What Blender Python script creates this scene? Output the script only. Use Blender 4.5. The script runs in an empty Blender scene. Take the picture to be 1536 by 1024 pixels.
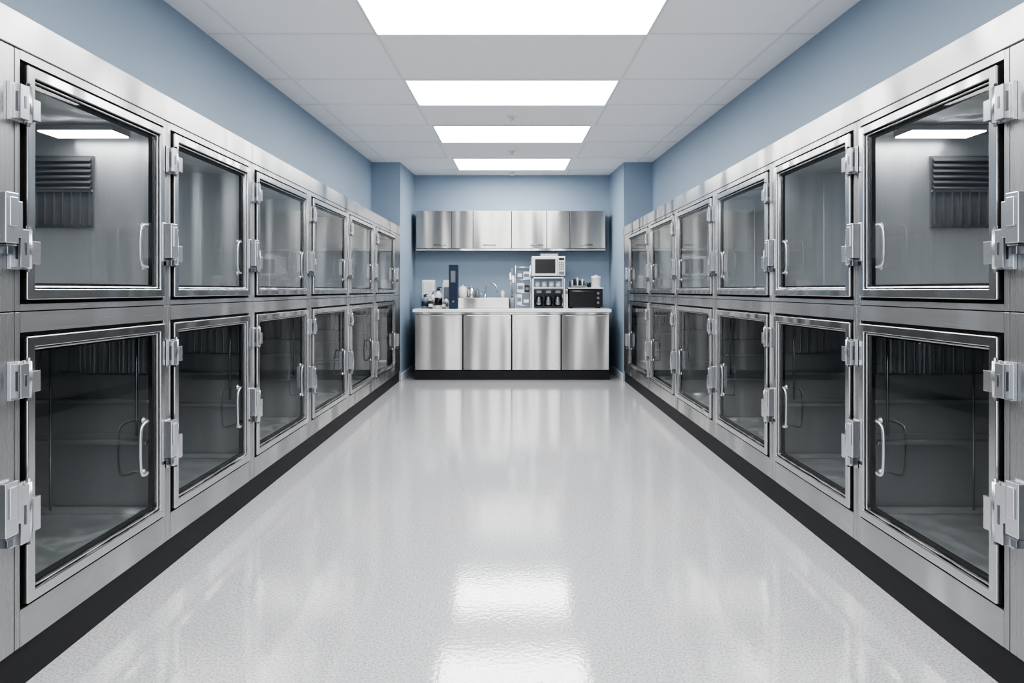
import bpy, bmesh, math, random
from mathutils import Vector, Matrix
random.seed(4)
scene = bpy.context.scene
scene.view_settings.view_transform = 'AgX'
scene.view_settings.look = 'AgX - High Contrast'
scene.view_settings.exposure = 0.24

# ------------------------------------------------------------------ materials
def new_mat(name):
    m = bpy.data.materials.new(name); m.use_nodes = True
    nt = m.node_tree
    return m, nt, nt.nodes['Principled BSDF']

def plain(name, col, rough=0.5, metal=0.0, coat=0.0, var=0.04, scale=30):
    m, nt, b = new_mat(name)
    tc = nt.nodes.new('ShaderNodeTexCoord')
    n = nt.nodes.new('ShaderNodeTexNoise'); n.inputs['Scale'].default_value = scale
    nt.links.new(tc.outputs['Object'], n.inputs['Vector'])
    mx = nt.nodes.new('ShaderNodeMix'); mx.data_type = 'RGBA'
    mx.inputs['A'].default_value = (*[c*(1-var) for c in col], 1)
    mx.inputs['B'].default_value = (*[min(1, c*(1+var)) for c in col], 1)
    nt.links.new(n.outputs['Fac'], mx.inputs['Factor'])
    nt.links.new(mx.outputs['Result'], b.inputs['Base Color'])
    b.inputs['Roughness'].default_value = rough
    b.inputs['Metallic'].default_value = metal
    b.inputs['Coat Weight'].default_value = coat
    return m

def steel(name, col, rough=0.3, axis='z', bump=0.03, streak=0.04, wave=0.25, metal=1.0, wfreq=5, aniso=.75, tan=(0, 0, 1)):
    m, nt, b = new_mat(name)
    tc = nt.nodes.new('ShaderNodeTexCoord')
    mp = nt.nodes.new('ShaderNodeMapping')
    s = {'x': (1.5, 300, 300), 'y': (300, 1.5, 300), 'z': (300, 300, 1.5)}[axis]
    mp.inputs['Scale'].default_value = s
    nt.links.new(tc.outputs['Object'], mp.inputs['Vector'])
    n = nt.nodes.new('ShaderNodeTexNoise'); n.inputs['Scale'].default_value = 1.0
    n.inputs['Detail'].default_value = 3
    nt.links.new(mp.outputs['Vector'], n.inputs['Vector'])
    mp2 = nt.nodes.new('ShaderNodeMapping')
    w = wfreq
    mp2.inputs['Scale'].default_value = (w, w, .3)
    nt.links.new(tc.outputs['Object'], mp2.inputs['Vector'])
    n2 = nt.nodes.new('ShaderNodeTexNoise'); n2.inputs['Scale'].default_value = 1.0
    n2.inputs['Detail'].default_value = 1
    nt.links.new(mp2.outputs['Vector'], n2.inputs['Vector'])
    mr = nt.nodes.new('ShaderNodeMapRange')
    mr.inputs['From Min'].default_value = 0.3; mr.inputs['From Max'].default_value = 0.7
    mr.inputs['To Min'].default_value = 1-streak; mr.inputs['To Max'].default_value = 1+streak
    nt.links.new(n.outputs['Fac'], mr.inputs['Value'])
    vm = nt.nodes.new('ShaderNodeVectorMath'); vm.operation = 'SCALE'
    vm.inputs[0].default_value = col
    nt.links.new(mr.outputs['Result'], vm.inputs['Scale'])
    nt.links.new(vm.outputs['Vector'], b.inputs['Base Color'])
    mr2 = nt.nodes.new('ShaderNodeMapRange')
    mr2.inputs['To Min'].default_value = rough*0.85; mr2.inputs['To Max'].default_value = rough*1.15
    nt.links.new(n.outputs['Fac'], mr2.inputs['Value'])
    nt.links.new(mr2.outputs['Result'], b.inputs['Roughness'])
    bp = nt.nodes.new('ShaderNodeBump'); bp.inputs['Strength'].default_value = bump
    bp.inputs['Distance'].default_value = 0.002
    nt.links.new(n.outputs['Fac'], bp.inputs['Height'])
    bp2 = nt.nodes.new('ShaderNodeBump'); bp2.inputs['Strength'].default_value = wave
    bp2.inputs['Distance'].default_value = 0.08
    nt.links.new(n2.outputs['Fac'], bp2.inputs['Height'])
    nt.links.new(bp2.outputs['Normal'], bp.inputs['Normal'])
    nt.links.new(bp.outputs['Normal'], b.inputs['Normal'])
    b.inputs['Metallic'].default_value = metal
    if aniso:
        b.inputs['Anisotropic'].default_value = aniso
        cx = nt.nodes.new('ShaderNodeCombineXYZ')
        for i in range(3): cx.inputs[i].default_value = tan[i]
        nt.links.new(cx.outputs[0], b.inputs['Tangent'])
    return m

def emis(name, col, strength):
    m = bpy.data.materials.new(name); m.use_nodes = True
    nt = m.node_tree; nt.nodes.clear()
    o = nt.nodes.new('ShaderNodeOutputMaterial'); e = nt.nodes.new('ShaderNodeEmission')
    e.inputs['Color'].default_value = (*col, 1); e.inputs['Strength'].default_value = strength
    nt.links.new(e.outputs[0], o.inputs['Surface'])
    return m

def glass_mat(name, tint, k=.45):
    # thin anti-reflective pane: Schlick fresnel, orientation independent
    m = bpy.data.materials.new(name); m.use_nodes = True
    nt = m.node_tree; nt.nodes.clear()
    N = nt.nodes.new; L = nt.links.new
    o = N('ShaderNodeOutputMaterial')
    t = N('ShaderNodeBsdfTransparent'); t.inputs['Color'].default_value = (*tint, 1)
    g = N('ShaderNodeBsdfGlossy'); g.inputs['Roughness'].default_value = 0.02
    ge = N('ShaderNodeNewGeometry')
    d = N('ShaderNodeVectorMath'); d.operation = 'DOT_PRODUCT'
    L(ge.outputs['Incoming'], d.inputs[0]); L(ge.outputs['Normal'], d.inputs[1])
    a = N('ShaderNodeMath'); a.operation = 'ABSOLUTE'; L(d.outputs['Value'], a.inputs[0])
    s = N('ShaderNodeMath'); s.operation = 'SUBTRACT'; s.inputs[0].default_value = 1; L(a.outputs[0], s.inputs[1])
    p = N('ShaderNodeMath'); p.operation = 'POWER'; p.inputs[1].default_value = 5; L(s.outputs[0], p.inputs[0])
    q = N('ShaderNodeMath'); q.operation = 'MULTIPLY_ADD'; q.inputs[1].default_value = k; q.inputs[2].default_value = .06
    L(p.outputs[0], q.inputs[0])
    mx = N('ShaderNodeMixShader')
    L(q.outputs[0], mx.inputs[0]); L(t.outputs[0], mx.inputs[1])
    L(g.outputs[0], mx.inputs[2]); L(mx.outputs[0], o.inputs['Surface'])
    return m

def floor_mat():
    m, nt, b = new_mat('floor_terrazzo_vinyl')
    tc = nt.nodes.new('ShaderNodeTexCoord')
    v = nt.nodes.new('ShaderNodeTexNoise'); v.inputs['Scale'].default_value = 120
    v.inputs['Detail'].default_value = 4; v.inputs['Roughness'].default_value = .75
    nt.links.new(tc.outputs['Object'], v.inputs['Vector'])
    cr = nt.nodes.new('ShaderNodeValToRGB')
    cr.color_ramp.elements[0].position = 0.38; cr.color_ramp.elements[0].color = (.34, .345, .36, 1)
    cr.color_ramp.elements[1].position = 0.58; cr.color_ramp.elements[1].color = (.61, .61, .625, 1)
    nt.links.new(v.outputs['Fac'], cr.inputs['Fac'])
    nt.links.new(cr.outputs['Color'], b.inputs['Base Color'])
    b.inputs['Roughness'].default_value = 0.085
    b.inputs['IOR'].default_value = 1.9
    n = nt.nodes.new('ShaderNodeTexNoise'); n.inputs['Scale'].default_value = 6
    nt.links.new(tc.outputs['Object'], n.inputs['Vector'])
    n3 = nt.nodes.new('ShaderNodeTexNoise'); n3.inputs['Scale'].default_value = 60
    nt.links.new(tc.outputs['Object'], n3.inputs['Vector'])
    a = nt.nodes.new('ShaderNodeMath'); a.operation = 'ADD'
    nt.links.new(n.outputs['Fac'], a.inputs[0]); nt.links.new(n3.outputs['Fac'], a.inputs[1])
    bp = nt.nodes.new('ShaderNodeBump'); bp.inputs['Strength'].default_value = 0.035
    bp.inputs['Distance'].default_value = 0.01
    nt.links.new(a.outputs[0], bp.inputs['Height']); nt.links.new(bp.outputs['Normal'], b.inputs['Normal'])
    return m

ST_V = steel('brushed_steel_vertical', (.42, .42, .42), .28, 'z', bump=.006, streak=.015, wave=.8, wfreq=2.2, metal=.85)
ST_H = steel('brushed_steel_horizontal', (.45, .45, .45), .26, 'y', bump=.008, streak=.02, wave=.9, wfreq=2.2, metal=.82)
ST_X = steel('brushed_steel_cabinet', (.44, .43, .42), .30, 'x', bump=.015, wave=.8, wfreq=2.5)
ST_DOOR = steel('door_frame_steel', (.60, .60, .60), .22, 'z', .01, .02, wave=.3, aniso=0)
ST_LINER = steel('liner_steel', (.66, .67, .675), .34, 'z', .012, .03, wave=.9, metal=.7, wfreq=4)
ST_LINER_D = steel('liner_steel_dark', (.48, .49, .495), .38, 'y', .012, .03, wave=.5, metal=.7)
CHROME = plain('satin_chrome', (.62, .63, .65), .22, .85, var=.02)
CHROME_D = plain('dark_chrome', (.25, .26, .28), .3, 1.0)  # darker chrome for slots, pins, rods and pulls
DARK = plain('black_gasket', (.006, .006, .007), .7)
VENT = plain('vent_backing', (.20, .20, .205), .5, .5)
LOUV = plain('vent_louver_steel', (.36, .365, .37), .4, .8)
KICK = plain('black_kick_plate', (.010, .010, .012), .5)
GLASS_U = glass_mat('tinted_door_glass_upper', (.88, .90, .91))
GLASS_L = glass_mat('tinted_door_glass_lower', (.80, .83, .835))
BLUE = plain('blue_wall_paint', (.325, .405, .50), .55, var=.02, scale=3)
CEIL = plain('ceiling_tile', (.92, .92, .93), .85, var=.02, scale=140)
GRID = plain('ceiling_grid', (.80, .81, .83), .5)
WHITE = plain('white_plastic', (.75, .75, .75), .3)
WHITEQ = plain('white_quartz_counter', (.85, .85, .85), .2, coat=.3)
BLACK = plain('black_plastic', (.010, .010, .012), .25)
NAVY = plain('navy_card', (.015, .03, .07), .5)
GREYP = plain('grey_plastic', (.18, .20, .23), .4)
BASEB = plain('baseboard_vinyl', (.62, .64, .68), .4)
LAMP = emis('lamp_diffuser', (1, .995, .98), 9)
FILL_C = emis('cage_fill_glow', (1, 1, 1), 7)  # glow of panels added to brighten the upper cages
PAPER = plain('paper', (.7, .7, .68), .8)
FLOOR = floor_mat()

# ------------------------------------------------------------------ mesh helper
class M:
    def __init__(s, xf=None):
        s.v = []; s.f = []; s.mi = []; s.sm = []
        s.xf = xf or (lambda p: p)
    def add(s, vs, fs, m=0, smooth=False):
        o = len(s.v)
        s.v += [tuple(s.xf(tuple(p))) for p in vs]
        for f in fs:
            s.f.append([i+o for i in f]); s.mi.append(m); s.sm.append(smooth)
        return s
    def box(s, x0, x1, y0, y1, z0, z1, m=0):
        vs = [(x, y, z) for x in (x0, x1) for y in (y0, y1) for z in (z0, z1)]
        return s.add(vs, [(0, 1, 3, 2), (4, 6, 7, 5), (0, 4, 5, 1), (2, 3, 7, 6), (0, 2, 6, 4), (1, 5, 7, 3)], m)
    def ring(s, x0, x1, y0, y1, z0, z1, w, m=0):      # picture frame in YZ plane
        vs = []
        for x in (x0, x1):
            vs += [(x, y0, z0), (x, y1, z0), (x, y1, z1), (x, y0, z1),
                   (x, y0+w, z0+w), (x, y1-w, z0+w), (x, y1-w, z1-w), (x, y0+w, z1-w)]
        fs = []
        for i in range(4):
            j = (i+1) % 4
            fs += [(i, j, 4+j, 4+i), (8+i, 12+i, 12+j, 8+j), (i, 8+i, 8+j, j), (4+i, 4+j, 12+j, 12+i)]
        return s.add(vs, fs, m)
    def lathe(s, cx, cy, prof, m=0, n=24, axis='z', smooth=True):
        vs = []; fs = []
        for r, h in prof:
            for k in range(n):
                a = 2*math.pi*k/n
                c, d = r*math.cos(a), r*math.sin(a)
                if axis == 'z': vs.append((cx+c, cy+d, h))
                elif axis == 'y': vs.append((cx+c, h, cy+d))
                else: vs.append((h, cx+c, cy+d))
        for i in range(len(prof)-1):
            for k in range(n):
                k2 = (k+1) % n
                fs.append((i*n+k, i*n+k2, (i+1)*n+k2, (i+1)*n+k))
        s.add(vs, fs, m, smooth)
        L = len(prof)-1
        o = len(s.v)-len(vs)
        s.f.append([o+k for k in range(n)]); s.mi.append(m); s.sm.append(False)
        s.f.append([o+L*n+k for k in range(n)]); s.mi.append(m); s.sm.append(False)
        return s
    def tube(s, pts, r, m=0, n=10):
        pts = [Vector(p) for p in pts]
        vs = []; fs = []
        t0 = (pts[1]-pts[0]).normalized()
        up = Vector((0, 0, 1)) if abs(t0.z) < .9 else Vector((0, 1, 0))
        nrm = (up - t0*up.dot(t0)).normalized()
        for i, p in enumerate(pts):
            if i == 0: t = (pts[1]-p)
            elif i == len(pts)-1: t = (p-pts[i-1])
            else: t = (pts[i+1]-pts[i-1])
            t.normalize()
            nrm = (nrm - t*nrm.dot(t)).normalized()
            bn = t.cross(nrm)
            for k in range(n):
                a = 2*math.pi*k/n
                vs.append(tuple(p + nrm*(r*math.cos(a)) + bn*(r*math.sin(a))))
        for i in range(len(pts)-1):
            for k in range(n):
                k2 = (k+1) % n
                fs.append((i*n+k, i*n+k2, (i+1)*n+k2, (i+1)*n+k))
        fs.append(tuple(range(n))); fs.append(tuple((len(pts)-1)*n+k for k in range(n)))
        return s.add(vs, fs, m, True)
    def build(s, name, mats, parent=None, bevel=0, seg=2):
        me = bpy.data.meshes.new(name)
        me.from_pydata(s.v, [], s.f)
        for m in mats: me.materials.append(m)
        for p, mi, sm in zip(me.polygons, s.mi, s.sm):
            p.material_index = mi; p.use_smooth = sm
        bm = bmesh.new(); bm.from_mesh(me)
        bmesh.ops.recalc_face_normals(bm, faces=bm.faces)
        bm.to_mesh(me); bm.free()
        ob = bpy.data.objects.new(name, me)
        scene.collection.objects.link(ob)
        if bevel:
            b = ob.modifiers.new('bevel', 'BEVEL'); b.width = bevel; b.segments = seg
            b.limit_method = 'ANGLE'; b.angle_limit = math.radians(40)
        if parent:
            ob.parent = parent
            ob.matrix_parent_inverse = Matrix.Translation(-parent.location)
        return ob

def empty(name, loc):
    e = bpy.data.objects.new(name, None); e.location = loc
    e.empty_display_size = .1
    scene.collection.objects.link(e)
    return e

# ------------------------------------------------------------------ room
Y0, Y1 = -3.0, 10.15          # room ends
YP = 8.94                     # end of the kennel banks, piers start
XF, XW = 1.5, 1.88            # kennel front plane, upper wall plane
HC = lambda y: 2.683 + 0.0281*y   # ceiling height

M().box(-2.5, 2.5, Y0-1.5, Y1+.15, -.12, 0).build('floor', [FLOOR])
c = M()
vs = [(x, y, HC(y)+dz) for x in (-2.5, 2.5) for y in (Y0-.15, Y1+.15) for dz in (0, .12)]
c.add(vs, [(0, 1, 3, 2), (4, 6, 7, 5), (0, 4, 5, 1), (2, 3, 7, 6), (0, 2, 6, 4), (1, 5, 7, 3)])
c.build('ceiling', [CEIL])

def slanted(m, x0, x1, y0, y1, z0):
    vs = [(x, y, z) for x in (x0, x1) for y in (y0, y1) for z in (z0, HC(y)+.002)]
    m.add(vs, [(0, 1, 3, 2), (4, 6, 7, 5), (0, 4, 5, 1), (2, 3, 7, 6), (0, 2, 6, 4), (1, 5, 7, 3)])

for sg, nm in ((-1, 'left'), (1, 'right')):
    w = M()
    a, b = sorted((sg*2.5, sg*XW)); slanted(w, a, b, Y0, YP, 2.066)
    a, b = sorted((sg*2.5, sg*2.24)); w.box(a, b, -1.02, YP, 0, 2.066)
    a, b = sorted((sg*2.5, sg*1.88)); w.box(a, b, Y0, -1.02, 0, 2.066)
    # pier : slightly tapering side return
    vs = []
    for z in (0, 1):
        for (x, y) in ((2.5, YP), (1.5, YP), (1.478, Y1), (2.5, Y1)):
            vs.append((sg*x, y, 0 if z == 0 else HC(y)+.002))
    w.add(vs, [(0, 1, 2, 3), (4, 5, 6, 7), (0, 1, 5, 4), (1, 2, 6, 5), (2, 3, 7, 6), (3, 0, 4, 7)])
    w.build('wall_'+nm, [BLUE])
    bb = M(); a, b = sorted((sg*1.474, sg*1.498))
    bb.box(a, b, YP+.005, Y1-.001, 0, .1)
    bb.build('baseboard_pier_'+nm, [BASEB], bevel=.003)
wb = M(); slanted(wb, -2.5, 2.5, Y1, Y1+.15, 0); wb.build('wall_back', [BLUE])
# unseen front end, left open so world light fills the room : piers + lintel
wf = M(); wf.box(-2.5, -1.8, Y0-.15, Y0, 0, 2.45); wf.box(1.8, 2.5, Y0-.15, Y0, 0, 2.45); slanted(wf, -2.5, 2.5, Y0-.15, Y0, 2.45)
wf.build('wall_front', [BLUE])

# ceiling lights
lights = [(3.33, 4.088, .825), (5.08, 5.83, .81), (6.68, 7.51, .785), (8.61, 9.55, .755),
          (1.55, 2.30, .82), (-.2, .55, .82), (-1.95, -1.2, .82)]
for y0, y1, hw in lights:
    e = empty('ceiling_light_panel', (0, (y0+y1)/2, HC((y0+y1)/2)))
    q = M()
    d = .006
    q.add([(-hw, y0, HC(y0)-d), (hw, y0, HC(y0)-d), (hw, y1, HC(y1)-d), (-hw, y1, HC(y1)-d)], [(0, 1, 2, 3)])
    q.build('diffuser', [LAMP], e)
    r = M(); t = .018
    def bar(m, xa, xb, ya, yb, drop=.012):
        vs = [(x, y, HC(y)-dd) for x in (xa, xb) for y in (ya, yb) for dd in (0, drop)]
        m.add(vs, [(0, 1, 3, 2), (4, 6, 7, 5), (0, 4, 5, 1), (2, 3, 7, 6), (0, 2, 6, 4), (1, 5, 7, 3)])
    bar(r, -hw-t, hw+t, y0-t, y0); bar(r, -hw-t, hw+t, y1, y1+t)
    bar(r, -hw-t, -hw, y0, y1); bar(r, hw, hw+t, y0, y1)
    r.build('trim_frame', [GRID], e)

g = M()
def bar(m, xa, xb, ya, yb, drop=.004):
    vs = [(x, y, HC(y)-dd) for x in (xa, xb) for y in (ya, yb) for dd in (-.001, drop)]
    m.add(vs, [(0, 1, 3, 2), (4, 6, 7, 5), (0, 4, 5, 1), (2, 3, 7, 6), (0, 2, 6, 4), (1, 5, 7, 3)])
ys = [-1.95, -1.2, -.2, .55, 1.55, 2.3, 3.33, 4.1, 5.07, 5.84, 6.67, 7.52, 8.6, 9.56]
for y in ys:
    for sg in (-1, 1):
        a, b = sorted((sg*.845, sg*XW)) if y < YP else sorted((sg*.79, sg*1.48))
        bar(g, a, b, y-.009, y+.009)
for x in (-1.67, -.835, .835, 1.67):
    if abs(x) > 1.5: bar(g, x-.009, x+.009, Y0, YP)
    else:
        prev = Y0
        for (a, b, hw) in sorted(lights):
            bar(g, x-.009, x+.009, prev, a-.02); prev = b+.02
        bar(g, x-.009, x+.009, prev, Y1)
g.build('ceiling_grid_bars', [GRID])

for y in (6.28, 8.1, 9.85):
    z = HC(y)
    s_ = M()
    s_.lathe(0, y, [(.001, z-.012), (.045, z-.010), (.055, z-.001), (.055, z)], 0)
    s_.lathe(0, y, [(.012, z-.035), (.012, z-.01)], 0, 12)
    s_.lathe(0, y, [(.002, z-.05), (.022, z-.048), (.022, z-.044), (.002, z-.042)], 0, 16)
    s_.tube([(-.016, y, z-.045), (-.018, y, z-.03), (-.01, y, z-.012)], .003)
    s_.tube([(.016, y, z-.045), (.018, y, z-.03), (.01, y, z-.012)], .003)
    s_.build('fire_sprinkler_head', [WHITE])

# ------------------------------------------------------------------ kennels
bounds = [-1.0, 0.0, 1.0, 2.01, 2.90, 3.842, 4.935, 6.11, 7.28, YP-.005]
doors = [(-.93, -.07), (.07, .93), (1.08, 1.93), (2.046, 2.857), (2.941, 3.788), (3.896, 4.870),
         (5.0, 6.048), (6.17, 7.21), (7.35, 8.52)]
Z = dict(floor=.131, lb=.256, lt=1.077, seam=1.153, ub=1.190, ut=1.912, band=1.952, top=2.064)

def hinge(parent, xf, y, z, h, name):
    q = M(xf)
    q.box(0, .012, y-.068, y-.004, z-h/2, z+h/2, 0)           # plate on stile
    q.box(.012, .036, y-.058, y-.022, z-h/2+.006, z+h/2-.006, 0)   # raised body
    q.box(.012, .030, y+.002, y+.034, z-h*.36, z+h*.20, 0)  # leaf on door
    q.box(.020, .030, y-.0600, y-.0575, z-h*.26, z+h*.26, 1)    # slot on near side
    q.box(.0355, .038, y-.044, y-.036, z-h*.16, z+h*.16, 1)    # slot
    q.build(name, [CHROME, CHROME_D], parent, .003)
    k = M(xf)
    k.lathe(0.022, y-.010, [(.011, z-h/2+.002), (.011, z+h/2-.002)], 0, 14)
    k.lathe(0.022, y-.010, [(.006, z-h/2-.008), (.006, z+h/2+.008)], 1, 10)
    k.build(name+'_pin', [CHROME, CHROME_D], parent)

def latch(parent, xf, y, z, h, name):
    q = M(xf)
    q.box(.012, .022, y-.062, y+.002, z-h/2, z+h/2, 0)
    q.box(.022, .054, y-.054, y-.004, z-h*.42, z+h*.48, 0)
    q.box(.054, .060, y-.044, y-.014, z-h*.12, z+h*.40, 0)
    q.box(.014, .040, y+.004, y+.032, z-h*.30, z+h*.36, 0)     # strike box on stile
    q.box(.018, .044, y-.034, y-.012, z-h*.62, z-h*.44, 1)
    q.box(.022, .048, y-.044, y-.002, z-h*.47, z-h*.43, 1)
    q.build(name, [CHROME, CHROME_D], parent, .003)

def smooth_path(pts, it=3):
    pts = [Vector(p) for p in pts]
    for _ in range(it):
        out = [pts[0]]
        for a, b in zip(pts, pts[1:]):
            out += [a*.75+b*.25, a*.25+b*.75]
        out.append(pts[-1]); pts = out
    return pts

def kennel(sg, i, upper):
    b0, b1 = bounds[i]+.0015, bounds[i+1]-.0015
    d0, d1 = doors[i]
    if upper: z0, z1, a, b = Z['seam']+.0035, Z['band'], Z['ub'], Z['ut']
    else: z0, z1, a, b = Z['floor'], Z['seam'], Z['lb'], Z['lt']
    xf = lambda p: (sg*(XF-p[0]), p[1], p[2])
    e = empty('kennel_cage', (sg*XF, (b0+b1)/2, z0))
    g_ = .013
    f = M(xf)     # front panel
    f.box(-.03, 0, b0, d0-g_, z0, z1, 0)
    f.box(-.03, 0, d1+g_, b1, z0, z1, 0)
    f.build('front_stiles', [ST_V], e, .0015)
    f = M(xf)
    f.box(-.03, 0, d0-g_, d1+g_, z0, a-g_, 0)
    f.box(-.03, 0, d0-g_, d1+g_, b+g_, z1, 0)
    f.build('front_rails', [ST_H], e)
    # liner
    t = .008; D = -.70
    l = M(xf)
    lz0 = a-.01; lz1 = b+.01 if not upper else b-.02
    l.box(D-t, D, b0, b1, z0+.002, z1-.002, 0)
    l.box(D, -.031, b0, b0+t, z0+.002, z1-.002, 0)
    l.box(D, -.031, b1-t, b1, z0+.002, z1-.002, 0)
    l.box(D, -.031, b0+t, b1-t, lz1, lz1+t, 0)
    l.box(D, -.031, b0+t, b1-t, lz0-t, lz0, 0)
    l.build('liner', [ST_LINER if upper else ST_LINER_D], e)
    # door
    k = M(xf)
    k.ring(-.030, -.013, d0-g_+.0005, d1+g_-.0005, a-g_+.0005, b+g_-.0005, g_+.052)
    k.build('gasket', [DARK], e)
    k = M(xf)
    k.ring(-.012, .014, d0, d1, a, b, .034)
    k.ring(-.012, .004, d0+.037, d1-.037, a+.037, b-.037, .007)
    k.build('door_frame', [ST_DOOR], e, .003)
    k = M(xf); w = .042
    k.add([(-.006, d0+w, a+w), (-.006, d1-w, a+w), (-.006, d1-w, b-w), (-.006, d0+w, b-w)], [(0, 1, 2, 3)])
    k.build('glass_pane', [GLASS_U if upper else GLASS_L], e)
    # hardware
    if upper:
        hinge(e, xf, d0, 1.22+.565, .115, 'hinge_top')
        hinge(e, xf, d0, 1.22+(.125 if i == 3 else .17), .125, 'hinge_bottom')
        latch(e, xf, d1+.03, 1.22+.205, .165, 'latch')
        hz, hl = 1.22+.178, .085
    else:
        hinge(e, xf, d0, 1.22-.272, .115, 'hinge_top')
        hinge(e, xf, d0, 1.22-.675, .185, 'hinge_bottom')
        latch(e, xf, d1+.03, 1.22-.64, .175, 'latch')
        hz, hl = 1.22-.635, .105
    hm, hg = d1-.145, d1-.235      # C-shaped pull: mounts and grip
    k = M(xf)
    pts = smooth_path([(-.006, hm, hz+hl), (.022, hm, hz+hl), (.034, hg+.03, hz+hl), (.038, hg, hz+hl*.8), (.038, hg, hz-hl*.8),
                       (.034, hg+.03, hz-hl), (.022, hm, hz-hl), (-.006, hm, hz-hl)])
    k.tube(pts, .006)
    k.lathe(hm, hz-hl, [(.012, -.004), (.012, .003)], 0, 14, 'x')
    k.lathe(hm, hz+hl, [(.012, -.004), (.012, .003)], 0, 14, 'x')
    k.build('pull_handle', [CHROME], e)
    yp = b1-t
    if upper:
        if i in (2, 3):
            v = M(xf)
            v.box(-.60, -.31, yp-.012, yp, 1.49, 1.80, 1)
            for n in range(6):
                zz = 1.655+n*.024
                v.add([(-.595, yp-.026, zz), (-.315, yp-.026, zz), (-.315, yp-.012, zz+.014), (-.595, yp-.012, zz+.014),
                       (-.595, yp-.026, zz+.004), (-.315, yp-.026, zz+.004), (-.315, yp-.012, zz+.018), (-.595, yp-.012, zz+.018)],
                      [(0, 1, 2, 3), (4, 5, 6, 7), (0, 1, 5, 4), (1, 2, 6, 5), (2, 3, 7, 6), (3, 0, 4, 7)], 0)
            for n in range(8):
                uu = -.59+n*.038
                v.box(uu, uu+.006, yp-.020, yp-.012, 1.50, 1.645, 0)
            v.box(-.60, -.31, yp-.022, yp-.012, 1.643, 1.653, 0)
            v.build('vent_grille', [LOUV, VENT], e)
            v = M(xf)
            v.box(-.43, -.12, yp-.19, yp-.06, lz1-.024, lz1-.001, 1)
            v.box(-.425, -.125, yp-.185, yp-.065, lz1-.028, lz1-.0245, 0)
            v.build('cage_fill_panel', [FILL_C, CHROME], e)  # added panel, its glow stands in for a ceiling-light reflection
        else:
            v = M(xf)
            v.box(-.30, -.292, yp-.006, yp, 1.25, 1.86, 0)
            v.box(-.52, -.512, yp-.006, yp, 1.25, 1.86, 0)
            v.build('liner_ribs', [ST_LINER], e)
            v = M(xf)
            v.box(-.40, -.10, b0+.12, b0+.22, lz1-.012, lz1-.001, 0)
            v.build('cage_fill_panel', [FILL_C], e)  # added fill strip, brightens the cage interior
    else:
        v = M(xf)
        u = -.66
        while u < -.05:
            v.box(u, u+.004, yp-.018, yp-.012, .86, 1.06, 0); u += .042
        v.box(-.68, -.04, yp-.020, yp-.010, .855, .862, 0)
        v.build('divider_bars', [ST_DOOR], e)
        v = M(xf)
        v.box(-.69, -.06, yp-.03, yp, .735, .75, 0)
        v.box(-.69, -.06, yp-.05, yp, .56, .575, 0)
        v.box(-.69, -.06, yp-.012, yp, .575, .60, 0)
        v.build('divider_ledges', [ST_LINER_D], e, .003)
        v = M(xf)                                             # floor pan
        v.box(-.69, -.05, b0+.02, yp-.01, a-.009, a+.004, 0)
        v.box(-.075, -.05, b0+.02, yp-.01, a+.004, a+.03, 0)
        v.box(-.69, -.665, b0+.02, yp-.01, a+.004, a+.03, 0)
        v.box(-.665, -.075, yp-.035, yp-.01, a+.004, a+.03, 0)
        v.box(-.665, -.075, b0+.02, b0+.045, a+.004, a+.03, 0)
        v.build('floor_pan', [ST_LINER], e, .004)
        v = M(xf)
        v.tube([(-.10, yp-.05, .60), (-.10, yp-.05, 1.06)], .006)
        v.tube([(-.46, yp-.06, a+.03), (-.46, yp-.06, 1.06)], .005)
        v.build('divider_rods', [CHROME_D], e)

for sg in (-1, 1):
    for i in range(len(doors)):
        kennel(sg, i, False)
        kennel(sg, i, True)
    xf = lambda p: (sg*(XF-p[0]), p[1], p[2])
    nm = 'left' if sg < 0 else 'right'
    hd = M(xf)
    segs = [bounds[0], 1.0, 3.842, 6.11, YP-.005]
    for a, b in zip(segs, segs[1:]):
        hd.box(-.37, .004, a+.001, b-.001, Z['band']+.002, Z['top'])
    hd.build('trim_kennel_header_'+nm, [ST_H], None, .003)
    kp = M(xf)
    kp.box(-.70, -.012, bounds[0], YP-.005, 0, Z['floor']-.002)
    kp.build('baseboard_'+nm, [KICK])

# ------------------------------------------------------------------ back cabinets
CF = 9.06   # base cabinet front
CT = .965   # counter top height
e = empty('base_cabinet', (0, CF+.4, 0))
k = M(); k.box(-1.32, 1.32, CF+.02, Y1-.002, .125, .92); k.build('carcass', [ST_X], e)
k = M(); k.box(-1.325, 1.325, CF+.01, Y1-.003, 0, .124); k.build('toe_kick', [KICK], e)
xs = [(-1.318, -.676), (-.660, -.012), (.004, .662), (.676, 1.318)]
k = M()
for a, b in xs: k.box(a, b, CF, CF+.02, .135, .885)
k.build('doors', [ST_X], e, .003)
k = M(); k.box(-1.32, 1.32, CF+.0195, CF+.021, .125, .92); k.build('door_gaps', [DARK], e)
k = M()
for a, b in xs:
    k.box(a+.05, b-.03, CF-.012, CF, .868, .882)
for x in (-.04, .03):
    k.box(x, x+.012, CF-.03, CF-.018, .70, .84); k.box(x, x+.012, CF-.018, CF, .70, .712); k.box(x, x+.012, CF-.018, CF, .828, .84)
k.build('pulls', [CHROME], e, .002)
k = M(); k.box(-1.345, 1.345, CF-.05, Y1-.002, .888+.032, CT); k.build('countertop', [WHITEQ], e, .006)
k = M(); k.box(-1.32, 1.32, CF+.004, CF+.019, .889, .919); k.build('top_rail', [ST_X], e)

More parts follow.
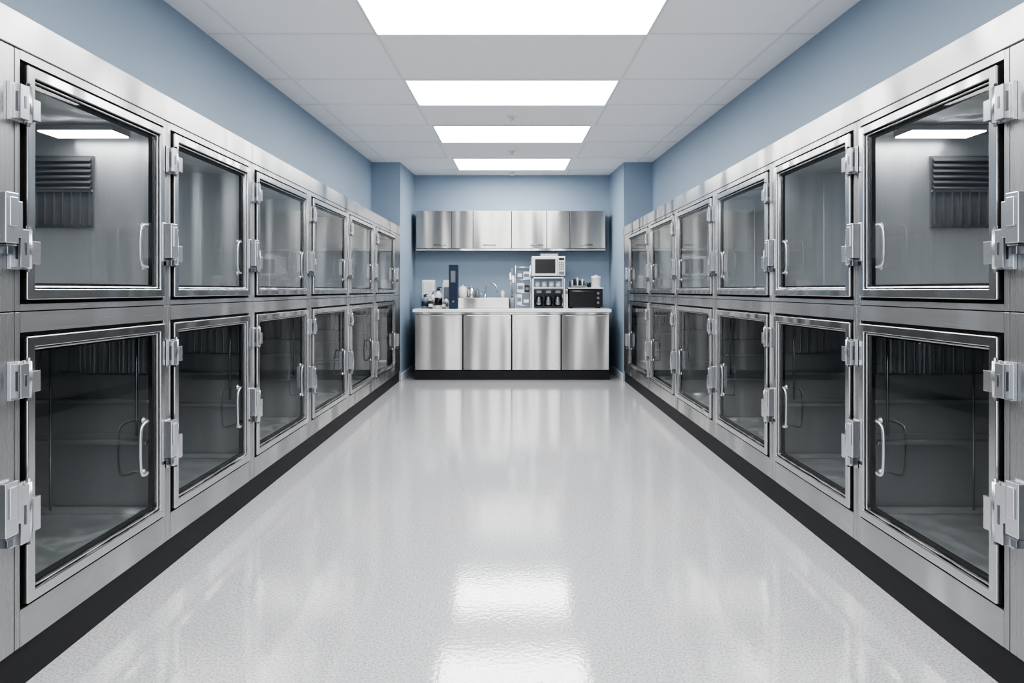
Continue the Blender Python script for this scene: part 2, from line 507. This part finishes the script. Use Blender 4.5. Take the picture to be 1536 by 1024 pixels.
UF = 9.80
e = empty('wall_cabinet', (0, UF+.15, 1.8))
k = M(); k.box(-1.412, 1.375, UF+.021, Y1-.002, 1.80, 2.385); k.build('carcass', [ST_X], e)
k = M(); k.box(-1.411, 1.374, UF+.0195, UF+.0205, 1.80, 2.384); k.build('door_gaps', [DARK], e)
edges = [-1.412, -.89, -.57, -.005, .51, .853, 1.375]
k = M()
for a, b in zip(edges, edges[1:]):
    k.box(a+.003, b-.003, UF, UF+.019, 1.835, 2.385)
k.build('doors', [ST_X], e, .003)
k = M(); k.box(-1.412, 1.375, UF-.004, UF+.019, 1.80, 1.83); k.build('light_rail', [ST_H], e, .002)
k = M()
for x in (-1.06, -.33, .36, 1.09):
    k.tube([(x-.09, UF, 1.885), (x-.09, UF-.025, 1.885), (x+.09, UF-.025, 1.885), (x+.09, UF, 1.885)], .006)
k.build('pulls', [CHROME_D], e)

# ------------------------------------------------------------------ countertop items
T = CT
# sink with raised ledge
e = empty('steel_sink', (-.43, 9.6, T))
k = M()
x0, x1, y0, y1, h = -.83, -.04, 9.28, 9.85, .145
k.box(x0, x1, y0, y0+.03, T, T+h); k.box(x0, x0+.03, y0+.03, y1, T, T+h)
k.box(x1-.03, x1, y0+.03, y1, T, T+h); k.box(x0, x1, y1, y1+.25, T, T+h)
k.box(x0+.03, x1-.03, y0+.03, y1, T, T+.01)
k.box(-.30, -.28, y0+.03, y1, T+.01, T+h-.01)
k.build('basin', [ST_X], e, .006)
# faucet
k = M()
fx, fy, fz = -.40, 9.95, T+h+.001
k.lathe(fx, fy, [(.03, fz), (.03, fz+.015), (.018, fz+.025), (.018, fz+.05)], 0)
pts = [(fx, fy, fz+.03), (fx, fy, fz+.10)]
for j in range(13):
    a = math.pi*j/12
    pts.append((fx+.09*(1-math.cos(a)), fy-.03*(1-math.cos(a)), fz+.11+.10*math.sin(a)))
pts.append((fx+.18, fy-.06, fz+.05))
k.tube(pts, .011)
k.tube([(fx-.03, fy, fz+.04), (fx-.09, fy, fz+.065)], .006)
k.build('gooseneck_faucet', [CHROME])
for x, r, hh, mt in ((-.74, .065, .17, WHITE), (-.61, .058, .15, CHROME), (-.52, .028, .12, GREYP), (-.14, .03, .10, WHITE)):
    k = M(); z = T+h+.001
    k.lathe(x, 10.03, [(r*.9, z), (r, z+.01), (r, z+hh*.8), (r*.85, z+hh*.83), (r*.85, z+hh*.95), (r*.2, z+hh)], 0)
    k.lathe(x, 10.03, [(r*.18, z+hh*.98), (r*.22, z+hh+.02)], 0, 12)
    k.build('lidded_canister', [mt])
# paper towel dispenser
k = M()
k.box(-1.30, -1.12, 9.62, 9.78, T, T+.40, 0)
k.box(-1.28, -1.14, 9.605, 9.62, T+.16, T+.38, 1)
k.box(-1.27, -1.15, 9.60, 9.62, T+.05, T+.10, 2)
k.build('paper_towel_dispenser', [WHITE, PAPER, BLACK], None, .01)
# bottles
def bottle(x, y, r, h, m1, m2, name):
    k = M()
    k.lathe(x, y, [(r*.9, T), (r, T+.008), (r, T+h*.62), (r*.75, T+h*.72), (r*.35, T+h*.78), (r*.35, T+h*.85)], 0)
    k.lathe(x, y, [(r*1.01, T+h*.15), (r*1.01, T+h*.5)], 1)
    k.lathe(x, y, [(r*.42, T+h*.83), (r*.42, T+h*.92), (r*.25, T+h*.94), (r*.12, T+h)], 1, 14)
    k.box(x-r*.15, x+r*.9, y-.008, y+.008, T+h*.955, T+h, 1)
    k.build(name, [m1, m2])
bottle(-1.22, 9.35, .05, .20, GREYP, NAVY, 'soap_pump_bottle')
bottle(-1.03, 9.33, .052, .30, WHITE, BLACK, 'spray_bottle')
bottle(-1.12, 9.45, .036, .24, WHITE, GREYP, 'spray_bottle')
bottle(-.925, 9.36, .033, .17, WHITE, GREYP, 'soap_pump_bottle')
bottle(-1.13, 9.26, .030, .13, BLACK, WHITE, 'soap_pump_bottle')
bottle(-.94, 9.20, .026, .12, GREYP, WHITE, 'soap_pump_bottle')
# binder
k = M()
k.box(-.86, -.85, 9.08, 9.26, T, T+.60, 0); k.box(-.755, -.745, 9.08, 9.26, T, T+.60, 0)
k.box(-.86, -.745, 9.075, 9.085, T, T+.60, 0); k.box(-.85, -.755, 9.09, 9.255, T+.01, T+.58, 1)
k.box(-.835, -.77, 9.072, 9.075, T+.36, T+.52, 2)
k.lathe(-.80, T+.1, [(.016, 9.070), (.016, 9.075)], 2, 14, 'y')
k.build('ring_binder', [NAVY, PAPER, GREYP])
k = M()
k.box(-1.0, -.885, 9.60, 9.78, T, T+.36, 0); k.box(-.985, -.90, 9.597, 9.60, T+.1, T+.3, 1)
k.box(-.99, -.895, 9.61, 9.77, T+.36, T+.40, 2)
k.build('glove_box_dispenser', [WHITE, GREYP, PAPER], None, .004)
# dish rack tower
k = M()
rx0, rx1, ry0, ry1 = .05, .26, 9.38, 9.62
for x in (rx0, rx1):
    for y in (ry0, ry1): k.tube([(x, y, T), (x, y, T+.60)], .005)
for z in (T+.04, T+.22, T+.40, T+.58):
    k.tube([(rx0, ry0, z), (rx1, ry0, z)], .004); k.tube([(rx0, ry1, z), (rx1, ry1, z)], .004)
    k.tube([(rx0, ry0, z), (rx0, ry1, z)], .004); k.tube([(rx1, ry0, z), (rx1, ry1, z)], .004)
    for n in range(1, 6):
        x = rx0+(rx1-rx0)*n/6; k.tube([(x, ry0, z), (x, ry1, z)], .0025, 0, 6)
k.build('wire_storage_rack', [CHROME])
k = M()
for (a, b, z, hh, m) in ((.065, .14, T+.046, .15, 0), (.155, .245, T+.046, .11, 1), (.07, .17, T+.226, .13, 0),
                      (.18, .245, T+.226, .10, 2), (.07, .15, T+.406, .12, 1), (.16, .25, T+.406, .11, 0)):
    k.box(a, b, 9.42, 9.58, z, z+hh, m)
    k.box(a+.01, b-.01, 9.418, 9.42, z+hh*.3, z+hh*.7, 1 if m != 1 else 0)
k.build('supply_boxes', [WHITE, GREYP, BLACK], None, .003)
# tall utensils jar
k = M()
k.lathe(0.0, 9.40, [(.035, T), (.04, T+.01), (.04, T+.15), (.036, T+.15), (.036, T+.02)], 0)
for dx, dz, m in ((-.02, .50, 1), (0, .56, 0), (.018, .46, 1)):
    k.tube([(dx*.4, 9.40, T+.03), (dx, 9.40, T+dz)], .006, m)
    k.box(dx-.014, dx+.014, 9.396, 9.404, T+dz-.10, T+dz, m)
k.build('utensil_jar', [GREYP, CHROME], None)
# stand + microwave
k = M()
sx0, sx1, sy0, sy1 = .285, .745, 9.36, 9.74
for x in (sx0, sx1-.02):
    for y in (sy0, sy1-.02): k.box(x, x+.02, y, y+.02, T, T+.44)
k.box(sx0, sx1, sy0, sy1, T+.42, T+.44)
k.box(sx0+.02, sx1-.02, sy0+.02, sy1-.02, T+.28, T+.295)
k.build('appliance_stand', [CHROME], None, .002)
e = empty('microwave_oven', (.515, 9.55, T+.44))
z = T+.441
k = M(); k.box(.28, .75, 9.37, 9.73, z+.012, z+.29); 
for x in (.31, .70):
    for y in (9.40, 9.68): k.lathe(x, y, [(.015, z), (.015, z+.012)], 0, 12)
k.build('body', [WHITE], e, .008)
k = M(); k.box(.29, .64, 9.355, 9.37, z+.02, z+.282, 0); k.box(.325, .61, 9.352, 9.355, z+.05, z+.25, 1)
k.box(.645, .745, 9.36, 9.37, z+.02, z+.282, 0); k.box(.66, .73, 9.357, 9.36, z+.235, z+.265, 1)
for r in range(4):
    for c_ in range(3): k.box(.662+c_*.025, .680+c_*.025, 9.357, 9.36, z+.10+r*.03, z+.12+r*.03, 2)
k.box(.66, .73, 9.352, 9.36, z+.035, z+.075, 2)
k.box(.626, .636, 9.33, 9.34, z+.05, z+.25, 0); k.box(.626, .636, 9.34, 9.356, z+.05, z+.06, 0); k.box(.626, .636, 9.34, 9.356, z+.24, z+.25, 0)
k.build('door_and_panel', [WHITE, BLACK, GREYP], e, .002)
k = M(); k.box(.40, .66, 9.45, 9.65, z+.291, z+.30, 0); k.box(.41, .65, 9.46, 9.64, z+.30, z+.325, 1)
k.box(.40, .66, 9.45, 9.65, z+.325, z+.335, 0)
k.build('document_tray', [GREYP, WHITE])
# coffee makers under stand
def coffee(x0):
    k = M()
    k.box(x0, x0+.13, 9.40, 9.60, T, T+.03, 0); k.box(x0, x0+.13, 9.53, 9.60, T+.03, T+.26, 0)
    k.box(x0, x0+.13, 9.40, 9.60, T+.20, T+.265, 0)
    cx, cy = x0+.065, 9.465
    k.lathe(cx, cy, [(.04, T+.031), (.052, T+.05), (.052, T+.10), (.038, T+.15), (.04, T+.165)], 1)
    k.tube([(cx+.05, cy-.01, T+.07), (cx+.07, cy-.03, T+.09), (cx+.07, cy-.03, T+.13), (cx+.04, cy-.01, T+.145)], .006)
    k.box(x0+.03, x0+.10, 9.397, 9.40, T+.215, T+.25, 2)
    k.build('coffee_maker', [BLACK, CHROME_D, GREYP], None)
coffee(.315); coffee(.45); coffee(.585)
k = M()
for n in range(4): k.lathe(.36+n*.10, 9.50, [(.03, T+.297), (.038, T+.31), (.04, T+.38), (.036, T+.38), (.03, T+.31)], 0)
k.build('mug_set', [WHITE])
# toaster oven
e = empty('toaster_oven', (1.04, 9.55, T))
k = M(); k.box(.80, 1.275, 9.37, 9.75, T+.015, T+.275, 0)
for x in (.84, 1.23):
    for y in (9.41, 9.70): k.lathe(x, y, [(.015, T), (.015, T+.015)], 0, 12)
k.build('body', [BLACK], e, .006)
k = M(); k.box(.79, 1.285, 9.36, 9.76, T+.276, T+.292, 0); k.build('top_plate', [WHITE], e, .002)
k = M(); k.box(.815, 1.15, 9.36, 9.37, T+.03, T+.265, 0); k.box(.84, 1.125, 9.357, 9.36, T+.06, T+.215, 0)
k.tube([(.84, 9.36, T+.24), (.84, 9.335, T+.24), (1.125, 9.335, T+.24), (1.125, 9.36, T+.24)], .006, 2)
for z in (.08, .145, .21): k.lathe(1.21, T+z, [(.018, 9.35), (.02, 9.37)], 2, 16, 'y')
k.build('door_and_knobs', [BLACK, GREYP, CHROME_D], e)
k = M(); k.box(.755, .787, 9.40, 9.70, T, T+.27, 0); k.box(.757, .785, 9.397, 9.40, T+.2, T+.25, 1)
k.build('file_holder', [WHITE, GREYP], None, .003)
z = T+.293
k = M()
k.box(.83, 1.03, 9.42, 9.66, z, z+.008, 0); k.box(.83, .836, 9.42, 9.66, z, z+.09, 0); k.box(1.024, 1.03, 9.42, 9.66, z, z+.09, 0)
k.box(.836, 1.024, 9.65, 9.656, z, z+.09, 0); k.box(.836, 1.024, 9.42, 9.426, z, z+.03, 0)
for n in range(5): k.box(.845+n*.036, .865+n*.036, 9.44, 9.60, z+.008, z+.10+.02*(n % 3), 1+(n % 2))
k.build('desk_tray_organizer', [CHROME_D, WHITE, BLACK])
k = M()
k.lathe(1.20, 9.52, [(.06, z), (.065, z+.01), (.065, z+.13), (.068, z+.135), (.068, z+.16), (.02, z+.165)], 0)
k.lathe(1.20, 9.52, [(.014, z+.163), (.018, z+.18)], 0, 12)
k.build('lidded_canister', [WHITE])
k = M()
k.lathe(1.09, 9.43, [(.01, z), (.024, z+.005), (.030, z+.07), (.027, z+.07), (.022, z+.012)], 0)
k.tube([(1.06, 9.43, z+.055), (1.043, 9.43, z+.05), (1.043, 9.43, z+.025), (1.065, 9.43, z+.018)], .004)
k.build('coffee_mug', [BLACK])

# ------------------------------------------------------------------ world + camera
w = bpy.data.worlds.new('world'); scene.world = w; w.use_nodes = True
w.node_tree.nodes['Background'].inputs['Color'].default_value = (.92, .96, 1, 1)
w.node_tree.nodes['Background'].inputs['Strength'].default_value = 2.0  # added fill light, enters through the open front end
cd = bpy.data.cameras.new('camera'); cam = bpy.data.objects.new('camera', cd)
scene.collection.objects.link(cam)
cam.location = (0, 0, 1.22); cam.rotation_euler = (math.radians(90), 0, 0)
cd.sensor_width = 36; cd.lens = 1000/1536*36; cd.shift_y = -77/1536
cd.clip_start = .05
scene.camera = cam
